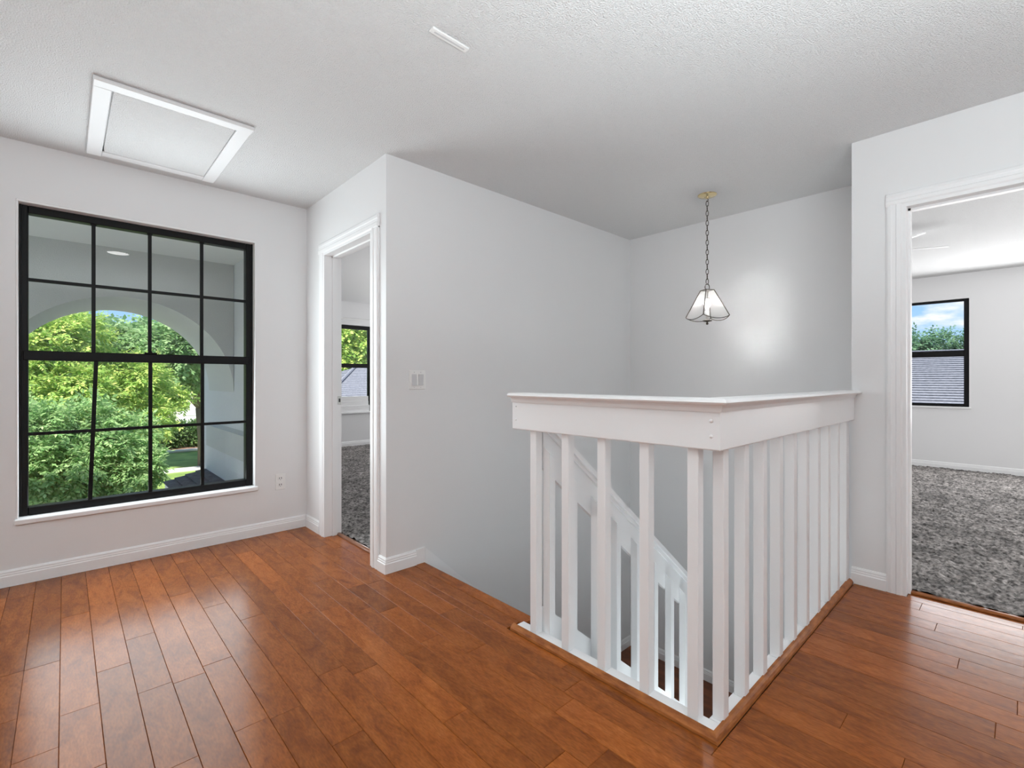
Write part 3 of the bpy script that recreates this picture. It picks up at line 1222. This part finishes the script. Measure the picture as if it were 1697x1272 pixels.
# camera-lateral direction is (sin YAW, -cos YAW); near corner slightly left of the stem
D_T, D_B = 0.045, 0.146
phi0 = math.radians(195)
cor_t, cor_b = [], []
for q in range(4):
    a = phi0 + q * PI / 2
    cor_t.append(Vector((LX + D_T * math.cos(a), LY + D_T * math.sin(a), ZT)))
    cor_b.append(Vector((LX + D_B * math.cos(a), LY + D_B * math.sin(a), ZT - 0.186)))
for q in range(4):
    A, B = cor_t[q], cor_t[(q + 1) % 4]
    C_, D_ = cor_b[q], cor_b[(q + 1) % 4]
    nseg = 10
    top = [A.lerp(B, i / nseg) for i in range(nseg + 1)]
    bot = []
    for i in range(nseg + 1):
        t = i / nseg
        p = C_.lerp(D_, t)
        n_ = (A + B) / 2
        down = (p - (A.lerp(B, t))).normalized()
        bot.append(p + down * 0.026 * math.sin(PI * t) ** 0.8)
    b = MB()
    b.add(top + bot, [(i, i + 1, nseg + 2 + i, nseg + 1 + i) for i in range(nseg)])
    b.build('glass_panel', M['lamp_glass'], shade)
    b = MB()
    b.tube([A, C_], 0.0034, 6)
    b.tube(bot, 0.0026, 6)
    b.tube([A, B], 0.0028, 6)
    b.build('came', M['bronze'], shade)
b = MB()
b.prism([(p.x, p.y) for p in cor_t], 'z', ZT - 0.003, ZT + 0.001)
b.build('top_plate', M['bronze'], shade)
b = MB()
b.tube([(LX, LY, ZT), (LX, LY, ZT - 0.06)], 0.004, 8)
b.build('stem', M['bronze'], pend)
b = MB()
b.lathe([(0.013, -0.215), (0.013, -0.150), (0.010, -0.146)], (LX, LY, ZT), 16)
b.build('socket', M['plastic'], pend, True)
b = MB()
b.lathe([(0.0, -0.146), (0.010, -0.143), (0.013, -0.128), (0.022, -0.112), (0.026, -0.094), (0.021, -0.074), (0.011, -0.062), (0.0, -0.058)], (LX, LY, ZT), 20)
b.build('bulb', M['bulb'], pend, True)
pl = bpy.data.lights.new('pendant_bulb_light', 'POINT')
pl.energy = 19
pl.color = (1.0, 0.97, 0.93)
pl.shadow_soft_size = 0.03
po = bpy.data.objects.new('pendant_bulb_light', pl)
po.location = (LX, LY, ZT - 0.10)
COL.objects.link(po)
b = MB()
b.lathe([(0.0, -0.212), (0.030, -0.214), (0.034, -0.217), (0.030, -0.221), (0.008, -0.226), (0.005, -0.230), (0.009, -0.236), (0.008, -0.242), (0.0, -0.247)], (LX, LY, ZT), 24)
b.build('finial', M['bronze'], pend, True)

# ------------------------------------------------------------------ attic hatch
hatch = thing('attic_hatch', 'white attic access hatch with flat trim on the ceiling near the window', 'hatch', (0.4, 3.2, CEIL))
hx0, hx1, hy0, hy1, hw = 0.090, 0.722, 2.752, 3.668, 0.066
for nm, (a, b_, c, d, dz) in {'trim_board': (hx0, hx0 + hw, hy0 + 0.02, hy1, 0.017), 'trim_board.001': (hx1 - hw, hx1, hy0 + 0.005, hy1, 0.015),
                              'trim_board.002': (hx0 + 0.0, hx1, hy0 - 0.02, hy0 + hw - 0.02, 0.020), 'trim_board.003': (hx0 + hw, hx1 - hw, hy1 - hw, hy1, 0.012)}.items():
    b = MB()
    if nm == 'trim_board.002':
        b.cbox(a, b_, c, d, CEIL - dz, CEIL - 0.001, 0.003)
    else:
        b.cbox(a, b_, c + (0.03 if nm in ('trim_board', 'trim_board.001') else 0), d, CEIL - dz, CEIL - 0.001, 0.003)
    b.build('trim_board', M['wall'], hatch)
b = MB()
b.cbox(hx0 + hw + 0.006, hx1 - hw - 0.002, hy0 + hw - 0.016, hy1 - hw - 0.004, CEIL - 0.008, CEIL - 0.001, 0.001)
b.build('panel', M['ceiling'], hatch)
b = MB()
b.prism([(hx0 + hw - 0.001, hy1 - hw - 0.012), (hx0 + hw + 0.010, hy1 - hw - 0.012), (hx0 + hw + 0.002, hy1 - hw - 0.10)], 'z', CEIL - 0.0095, CEIL - 0.0078)
b.build('gap', M['dark'], hatch)

# ceiling strip vent, top of frame
vent = thing('ceiling_vent', 'slim white strip vent on the ceiling at the top of the view', 'vent', (0.95, 1.512, CEIL))
b = MB()
b.cbox(1.00, 1.170, 1.497, 1.527, CEIL - 0.009, CEIL - 0.001, 0.002)
b.build('frame', M['plastic'], vent)
b = MB()
b.box(1.015, 1.155, 1.508, 1.516, CEIL - 0.0098, CEIL - 0.0088)
b.build('slot', M['plastic_grey'], vent)

# recessed ceiling light (seen mirrored in the window)
dl = thing('recessed_downlight', 'round lit recessed ceiling light above the landing', 'light', (0.407, 1.306, CEIL))
b = MB()
b.lathe([(0.115, -0.001), (0.113, -0.006), (0.095, -0.009), (0.090, -0.004)], (0.407, 1.306, CEIL), 32)
b.build('trim_ring', M['plastic'], dl, True)
b = MB()
b.lathe([(0.091, -0.004), (0.0, -0.005)], (0.407, 1.306, CEIL), 32)
b.build('lens', M['led'], dl)

# ------------------------------------------------------------------ switch and outlet
sw = thing('light_switch', 'white double rocker light switch on the wall beside the stairs', 'switch', (1.572, 2.53, 1.124))
b = MB()
b.cbox(1.514, 1.630, 2.5235, 2.5299, 1.066, 1.182, 0.003)
b.build('cover_plate', M['plastic'], sw)
for cxx, tilt in ((1.549, 1), (1.595, -1)):
    b = MB()
    z_hi, z_lo = (2.521, 2.5175) if tilt > 0 else (2.5175, 2.521)
    b.add([(cxx - .0165, z_hi, 1.158), (cxx + .0165, z_hi, 1.158), (cxx + .0165, z_lo, 1.090), (cxx - .0165, z_lo, 1.090),
           (cxx - .0165, 2.5235, 1.158), (cxx + .0165, 2.5235, 1.158), (cxx + .0165, 2.5235, 1.090), (cxx - .0165, 2.5235, 1.090)],
          [(0, 1, 2, 3), (4, 7, 6, 5), (0, 4, 5, 1), (1, 5, 6, 2), (2, 6, 7, 3), (3, 7, 4, 0)])
    b.build('rocker', M['plastic_grey'], sw)
    b = MB()
    b.box(cxx - .003, cxx + .003, 2.5228, 2.5236, 1.168, 1.173)
    b.build('screw', M['plastic_grey'], sw)
    b = MB()
    b.box(cxx - .003, cxx + .003, 2.5228, 2.5236, 1.076, 1.080)
    b.build('screw', M['plastic_grey'], sw)
ou = thing('power_outlet', 'white wall outlet low beside the large window', 'outlet', (1.172, YW, 0.367))
b = MB()
b.cbox(1.137, 1.207, YW - 0.006, YW - 0.0002, 0.308, 0.428, 0.003)
b.build('cover_plate', M['plastic'], ou)
for zz in (0.392, 0.344):
    b = MB()
    b.cbox(1.155, 1.189, YW - 0.0085, YW - 0.006, zz - 0.015, zz + 0.015, 0.002)
    sk = b.build('socket', M['plastic'], ou)
    b = MB()
    for xx in (1.165, 1.179):
        b.box(xx - 0.002, xx + 0.002, YW - 0.0089, YW - 0.0084, zz - 0.004, zz + 0.009)
    b.box(1.170, 1.174, YW - 0.0089, YW - 0.0084, zz - 0.012, zz - 0.008)
    b.build('slot', M['dark'], sk)

# ------------------------------------------------------------------ ceiling fan in the right bedroom
FX, FYY, FZ = 5.44, 1.01, 2.30
fan = thing('ceiling_fan', 'white ceiling fan in the right bedroom', 'fan', (FX, FYY, CEIL))
b = MB()
b.lathe([(0.07, 0), (0.07, -0.02), (0.03, -0.05), (0.02, -0.06)], (FX, FYY, CEIL), 24)
b.build('canopy', M['plastic'], fan, True)
b = MB()
b.lathe([(0.03, 0.09), (0.09, 0.07), (0.10, 0.02), (0.09, -0.04), (0.05, -0.06), (0.0, -0.06)], (FX, FYY, FZ), 28)
b.build('motor', M['plastic'], fan, True)
b = MB()
b.lathe([(0.05, -0.06), (0.085, -0.08), (0.09, -0.11), (0.06, -0.14), (0.0, -0.15)], (FX, FYY, FZ), 24)
b.build('light_bowl', M['plastic'], fan, True)
pr = [(0.09, -0.030), (0.18, -0.050), (0.30, -0.068), (0.50, -0.076), (0.57, -0.068), (0.605, -0.038), (0.612, 0.0)]
outline = pr + [(r, -w) for r, w in pr[::-1][1:]]
bb = MB()
bb.prism(outline, 'z', -0.005, 0.005)
fme = bb.mesh('blade')
fme.materials.append(M['trim'])
fme.transform(Matrix.Rotation(math.radians(15), 4, 'X'))
for i in range(5):
    o = link('blade', fme, fan)
    o.location = Vector(o.location) + Vector((FX, FYY, FZ))
    o.rotation_euler = (0, 0, math.radians(-66 - 66 * i if i < 2 else -66 - 72 * i))

# ------------------------------------------------------------------ outside: entry arch
def arch(name, y0, y1, cx, cz, r, xl, xr, ztop, zfloor, label):
    b = MB()
    n = 40
    zs = cz
    arc = [(cx + r * math.cos(PI - PI * i / n), cz + r * math.sin(PI - PI * i / n)) for i in range(n + 1)]
    xa, xb = cx - r, min(cx + r, xr)
    # one strip of quads per arc segment from the arc up to the top
    vs = []
    fs = []
    pts = [(xl, zfloor), (xl, ztop)]
    col = [(xl, zfloor, ztop)] + [(xa - 0.0001, zfloor, ztop)] + [(min(x, xr), z, ztop) for x, z in arc]
    for yy in (y0, y1):
        for x, zb_, zt_ in col:
            vs.append((x, yy, zb_))
            vs.append((x, yy, zt_))
    m = len(col)
    for i in range(m - 1):
        a = 2 * i
        fs.append((a, a + 2, a + 3, a + 1))
        c = 2 * m + 2 * i
        fs.append((c, c + 1, c + 3, c + 2))
        fs.append((a, c, c + 2, a + 2))
    # close the right jamb
    b.add(vs, fs)
    o = b.build(name, M['stucco'])
    tag(o, label, 'arch')
    return o
arch('entry_arch', 6.13, 7.402, 0.440, 0.985, 0.965, -2.3, 1.4075, CEIL - 0.013, -2.8, 'grey stucco entry arch outside the large window')
b = MB()
b.box(-2.42, 1.48, 3.80, 3.93, -2.8, 0.0)
struct(b.build('wall_porch_lower', M['stucco']), 'stucco wall under the large window')

# roof courses: stepped overlapping rows of shingles
def courses(name, p00, p10, p01, p11, n, m, parent=None, step=0.02):
    """p00-p10 eave, p01-p11 ridge"""
    b = MB()
    p00, p10, p01, p11 = map(Vector, (p00, p10, p01, p11))
    nrm = (p10 - p00).cross(p01 - p00).normalized()
    if nrm.z < 0:
        nrm = -nrm
    for i in range(n):
        t0, t1 = i / n, (i + 1.25) / n
        t1 = min(t1, 1.0)
        a, b_ = p00.lerp(p01, t0), p10.lerp(p11, t0)
        c, d = p10.lerp(p11, t1), p00.lerp(p01, t1)
        up = nrm * step
        b.add([a, b_, c, d, a + up, b_ + up], [(4, 5, 2, 3), (0, 1, 5, 4), (0, 3, 2, 1), (0, 4, 3), (1, 2, 5)])
    o = b.build(name, m, parent)
    return o

# small shingled roof beside the porch wall
pr_ = thing('porch_roof', 'small dark shingled roof below the large window beside the porch wall', 'roof', (1.2, 6.9, -0.3))
courses('shingle_courses', (0.94, 6.0, -0.215), (0.94, 7.62, -0.215), (1.407, 6.0, -0.085), (1.407, 7.62, -0.085), 4, M['roof_dark'], pr_)['kind'] = 'stuff'
b = MB()
b.box(0.95, 1.407, 6.02, 7.60, -0.36, -0.225)
b.build('fascia', M['house_white'], pr_)

# ------------------------------------------------------------------ ground outside
b = MB()
b.box(-60, 90, 3.0, 120, -3.0, -2.8)
struct(b.build('ground', M['lawn']), 'green lawn outside')
b = MB()
b.box(-6, 14, 24.5, 25.5, -2.8, -2.77)
struct(b.build('path', M['path']), 'pale concrete path across the lawn')
b = MB()
b.box(-8, 2.6, 3.94, 21.0, -2.8, -2.775)
struct(b.build('driveway', M['path']), 'pale concrete driveway below the tree')
b = MB()
b.cbox(1.0, 16, 31.4, 34.0, -2.8, -2.70, 0.03)
struct(b.build('mulch_bed', M['mulch']), 'brown mulch bed under the hedge')
b = MB()
b.cbox(1.0, 16, 31.1, 31.4, -2.8, -2.66, 0.03)
struct(b.build('bed_edging', M['path']), 'pale edging along the mulch bed')

# ------------------------------------------------------------------ foliage
def leaves(name, lobes, n, size, m, parent, seed, droop=0.5, spray=7, aspect=0.42, flat=1.0):
    """sprays of leaflets scattered over the lobes (x, y, z, radius)"""
    rs = np.random.RandomState(seed)
    vol = np.array([l[3] ** 2 for l in lobes])
    pick = rs.choice(len(lobes), n, p=vol / vol.sum())
    Lb = np.array(lobes)[pick]
    d = rs.normal(size=(n, 3))
    d /= np.linalg.norm(d, axis=1)[:, None]
    rr = (0.55 + 0.5 * rs.rand(n))[:, None] * Lb[:, 3:4]
    # lumpy surface
    lump = 1 + 0.22 * np.sin(5 * d[:, 0:1] + Lb[:, 0:1] * 7) * np.cos(6 * d[:, 2:3] + Lb[:, 2:3] * 5)
    c = Lb[:, :3] + d * rr * lump * np.array([1, 1, flat])
    # stem direction: outwards and drooping
    ax = d + rs.normal(size=(n, 3)) * 0.45
    ax[:, 2] -= droop
    ax /= np.linalg.norm(ax, axis=1)[:, None]
    side = np.cross(ax, np.array([0, 0, 1.0]) + rs.normal(size=(n, 3)) * 0.35)
    side /= np.linalg.norm(side, axis=1)[:, None] + 1e-6
    nrm = np.cross(side, ax)
    V = []
    sz = size * (0.7 + 0.6 * rs.rand(n))[:, None]
    for k in range(spray):
        t = k / max(spray - 1, 1)
        s = 1 if k % 2 else -1
        if k == spray - 1:
            s = 0
        base = c + ax * (t * 2.2) * sz
        ld = ax * 0.55 + side * s * 0.85 + nrm * rs.normal(size=(n, 1)) * 0.25
        ld[:, 2] -= 0.25 * droop
        ld /= np.linalg.norm(ld, axis=1)[:, None]
        lw = np.cross(ld, nrm)
        lw /= np.linalg.norm(lw, axis=1)[:, None] + 1e-6
        l = sz * (1.0 + 0.3 * rs.rand(n, 1))
        w = l * aspect * 0.5
        tip = base + ld * l
        mid = base + ld * l * 0.45
        V.append(np.stack([base, mid + lw * w, tip, mid - lw * w], 1))
    co = np.concatenate(V, 0).reshape(-1, 3)
    f = np.arange(len(co)).reshape(-1, 4)
    me = quad_mesh(name, co, f)
    me.materials.append(m)
    o = link(name, me, parent)
    o['kind'] = 'stuff'
    return o


def tree(name, label, lobes, base, n, size, leaf, seed, group=None, trunk_r=0.1, branches=True, **kw):
    root = thing(name, label, 'tree', base, group)
    leaves('foliage', lobes, n, size, leaf, root, seed, **kw)
    b = MB()
    B = Vector(base)
    cen = Vector(np.mean([l[:3] for l in lobes], axis=0))
    fork = Vector((B.x * 0.7 + cen.x * 0.3, B.y * 0.7 + cen.y * 0.3, B.z + (cen.z - B.z) * 0.55))
    b.tube([B, B.lerp(fork, 0.5) + Vector((0.05, 0, 0)), fork], [trunk_r, trunk_r * 0.85, trunk_r * 0.7], 10)
    if branches:
        rr = random.Random(seed)
        for l in lobes:
            e = Vector(l[:3])
            mid = fork.lerp(e, 0.55) + Vector((rr.uniform(-.15, .15), rr.uniform(-.15, .15), rr.uniform(-.25, -.05)))
            b.tube([fork, mid, e], [trunk_r * 0.45, trunk_r * 0.28, trunk_r * 0.08], 6)
    b.build('trunk', M['bark'], root, True)
    return root

yellow = [(-0.29, 12.0, 1.76, 0.54), (0.15, 12.3, 1.98, 0.52), (-0.67, 12.0, 1.85, 0.58), (-0.36, 11.6, 1.01, 0.52), (0.18, 11.6, 0.9, 0.49), (0.96, 12.3, 1.12, 0.52), (0.66, 12.0, 0.65, 0.47), (1.22, 13.0, 1.22, 0.42), (1.52, 12.6, 0.82, 0.28), (1.93, 12.6, 0.72, 0.15), (1.27, 12.0, 0.38, 0.39), (0.67, 13.0, 1.3, 0.42), (-1.2, 12.2, 1.2, 0.8)]
tree('leafy_tree', 'yellow-green feathery tree filling the upper part of the entry arch', yellow, (0.5, 12.4, -2.8), 6500, 0.072, M['leaf_yellow'], 3, None, 0.10, droop=0.55, spray=9)
green = [(-0.31, 10.2, 0.3, 0.5), (0.02, 10.0, -0.27, 0.51), (0.49, 10.2, -0.06, 0.44), (0.75, 10.1, -0.48, 0.42), (0.91, 10.6, 0.12, 0.34), (-0.62, 10.0, -0.19, 0.52), (0.32, 10.6, 0.41, 0.4), (0.94, 10.2, -0.32, 0.27), (-0.3, 9.8, -0.37, 0.35), (-0.72, 10.6, 0.57, 0.46), (0.35, 10.2, -0.75, 0.45), (-1.2, 10.4, 0.1, 0.6)]
tree('leafy_tree', 'fresh green tree just below the yellow-green one, in the lower panes', green, (-0.15, 10.6, -2.8), 6000, 0.068, M['leaf_green'], 4, None, 0.08, droop=0.5, spray=9)
farA = [(-0.8, 26.0, 2.6, 1.4), (0.42, 27.0, 2.35, 1.3), (1.8, 27.0, 2.5, 1.25), (2.75, 26.0, 2.55, 1.15), (-0.28, 25.0, 1.8, 1.37), (1.6, 26, 1.6, 1.5), (0.2, 26, 0.2, 1.6), (2.6, 26, 0.9, 1.2)]
tree('broad_tree', 'mid-green broad tree standing far behind under the arch top', farA, (1.0, 26.5, -2.8), 6500, 0.17, M['leaf_far'], 5, 'trees beyond the lawn', 0.2, spray=6, aspect=0.6)
farB = [(3.34, 24.0, 2.48, 1.12), (4.36, 25.0, 2.1, 1.3), (2.93, 24.0, 1.84, 0.95), (5.51, 26.0, 2.15, 1.7), (3.92, 25.0, 1.63, 0.79)]
tree('broad_tree', 'mid-green broad tree right of centre under the arch', farB, (4.6, 25.6, -2.8), 4600, 0.16, M['leaf_far'], 6, 'trees beyond the lawn', 0.2, spray=6, aspect=0.6)
farC = [(7.5, 56, 2.2, 3.4), (11, 57, 2.6, 3.6), (4.0, 57, 2.4, 3.4), (0, 58, 2.0, 3.6), (-4, 57, 2.0, 3.6), (15, 57, 2.6, 4.0)]
tree('broad_tree', 'hazy tree belt crown behind the white house outside', farC, (6.0, 56.5, -2.8), 5200, 0.36, M['leaf_blue'], 8, 'trees beyond the lawn', 0.3, spray=6, aspect=0.7)

# hedge shrubs
for i, (hx, hh) in enumerate(((3.0, 1.25), (4.3, 1.45), (5.6, 1.35), (6.9, 1.3), (8.2, 1.4))):
    root = thing('hedge_shrub', ['dark shrub at the left end of the far hedge, behind the green tree', 'dark shrub second from the left in the far hedge',
                                 'dark shrub in the middle of the far hedge above the lawn', 'dark shrub fourth from the left in the far hedge, by the porch wall',
                                 'dark shrub at the right end of the far hedge, hidden by the porch wall'][i], 'shrub', (hx, 32.7, -2.72), 'hedge shrubs along the mulch bed')
    leaves('foliage', [(hx, 32.7, -2.75 + hh * 0.5, 0.58), (hx + 0.2, 32.7, -2.75 + hh * 0.75, 0.42), (hx - 0.2, 32.6, -2.75 + hh * 0.68, 0.42)], 900, 0.13, M['leaf_hedge'], root, 20 + i, spray=5, aspect=0.6, droop=0.1)
    b = MB()
    b.tube([(hx, 32.7, -2.75), (hx, 32.7, -2.75 + hh * 0.6)], [0.05, 0.03], 6)
    b.build('stem', M['bark'], root)

# white house beyond the lawn
hs = thing('house', 'cream house with white gable and garage door beyond the lawn', 'house', (8, 40, -2.8))
b = MB()
b.prism([(3.9, -2.8), (3.9, 0.75), (5.35, 1.60), (9.6, 0.10), (13, 0.10), (13, -2.8)], 'y', 38.0, 44.0)
b.build('wall', M['house_wall'], hs)
b = MB()
b.prism([(3.6, 0.65), (5.35, 1.95), (9.9, 0.30), (9.9, 0.02), (5.35, 1.62), (3.6, 0.35)], 'y', 37.5, 44.4)
rf = b.build('roof', M['house_white'], hs)
b = MB()
b.cbox(5.7, 7.35, 37.93, 38.0, -2.8, -0.72, 0.01)
gd = b.build('garage_door', M['house_white'], hs)
for zz in (-2.28, -1.76, -1.24):
    b = MB()
    b.box(5.72, 7.33, 37.915, 37.93, zz - 0.015, zz + 0.015)
    b.build('door_panel_joint', M['path'], gd)
b = MB()
b.cbox(5.55, 5.70, 37.95, 38.0, -2.8, -0.60, 0.01)
b.cbox(7.35, 7.50, 37.95, 38.0, -2.8, -0.60, 0.01)
b.cbox(5.55, 7.50, 37.95, 38.0, -0.72, -0.57, 0.01)
b.build('door_surround', M['house_white'], hs)

# blue-grey roof glimpsed through the tree
hb = thing('house', 'distant house with a blue-grey roof glimpsed between the trees', 'house', (2.3, 49, -2.8))
b = MB()
b.box(1.5, 3.1, 47.3, 51, -2.8, 0.6)
b.build('wall', M['house_wall'], hb)
courses('shingle_courses', (1.2, 46.8, 0.55), (3.5, 46.8, 0.55), (1.2, 50, 2.5), (3.5, 50, 2.5), 10, M['roof_blue'], hb)['kind'] = 'stuff'

# neighbour house seen from the left bedroom
hn = thing('house', 'neighbouring house with grey hip roof outside the left bedroom window', 'house', (8.5, 17, -2.8))
b = MB()
b.box(5.2, 14, 13.3, 21, -2.8, 0.25)
b.build('wall', M['house_wall'], hn)
courses('shingle_courses', (4.6, 12.6, 0.18), (14.5, 12.6, 0.18), (8.0, 17.2, 1.58), (11.5, 17.2, 1.58), 24, M['roof_grey'], hn)['kind'] = 'stuff'
courses('shingle_courses', (4.6, 21.6, 0.18), (4.6, 12.6, 0.18), (8.0, 17.2, 1.58), (8.0, 17.2, 1.58), 24, M['roof_grey'], hn)['kind'] = 'stuff'
b = MB()
b.tube([(4.6, 12.6, 0.24), (8.0, 17.2, 1.63)], 0.05, 6)
b.build('hip_cap', M['roof_grey'], hn)
tl = [(10.23, 24.0, 3.1, 1.5), (11.21, 24.0, 3.0, 1.6), (12.59, 24.0, 3.2, 1.8), (12.5, 26.0, 4.0, 1.5), (9.61, 24.0, 2.62, 1.4), (11, 24, 1.4, 1.5), (13.8, 25, 2.6, 1.8)]
tree('broad_tree', 'bright green tree above the grey roof outside the left bedroom window', tl, (11.3, 24.6, -2.8), 5200, 0.17, M['leaf_yellow'], 11, 'trees behind the neighbouring roof', 0.2, spray=6, aspect=0.6)

# neighbour roof seen from the right bedroom
hr = thing('house', 'neighbouring house with grey shingle roof outside the right bedroom window', 'house', (15, 1, -2.8))
b = MB()
b.box(12.2, 18.5, -5, 7, -2.8, 0.5)
b.build('wall', M['house_wall'], hr)
courses('shingle_courses', (11.4, -5.5, 0.42), (11.4, 7.5, 0.42), (15.5, -5.5, 1.85), (15.5, 7.5, 1.85), 30, M['roof_grey'], hr, 0.03)['kind'] = 'stuff'
courses('shingle_courses', (19.6, 7.5, 0.42), (19.6, -5.5, 0.42), (15.5, 7.5, 1.85), (15.5, -5.5, 1.85), 10, M['roof_grey'], hr, 0.03)['kind'] = 'stuff'
for i in range(6):
    yb_ = -0.6 + 1.0 * i
    zz = 2.45 + 0.22 * math.sin(i * 2.3)
    lob = [(27 + 0.4 * (i % 2), yb_, zz, 0.62), (27.2, yb_ + 0.3, zz - 0.3, 0.5), (27, yb_ - 0.2, zz - 0.9, 0.7), (27, yb_ + 0.1, zz - 2.0, 0.8)]
    tree('small_tree', 'hazy green tree, ' + ['last on the right', 'second from the right', 'third from the right', 'third from the left', 'second from the left', 'first on the left'][i] + ' of the row beyond the right bedroom window',
         lob, (27, yb_, -2.8), 1900, 0.12, M['leaf_blue'], 40 + i, 'tree row beyond the right bedroom window', 0.08, branches=False, spray=5, aspect=0.6)
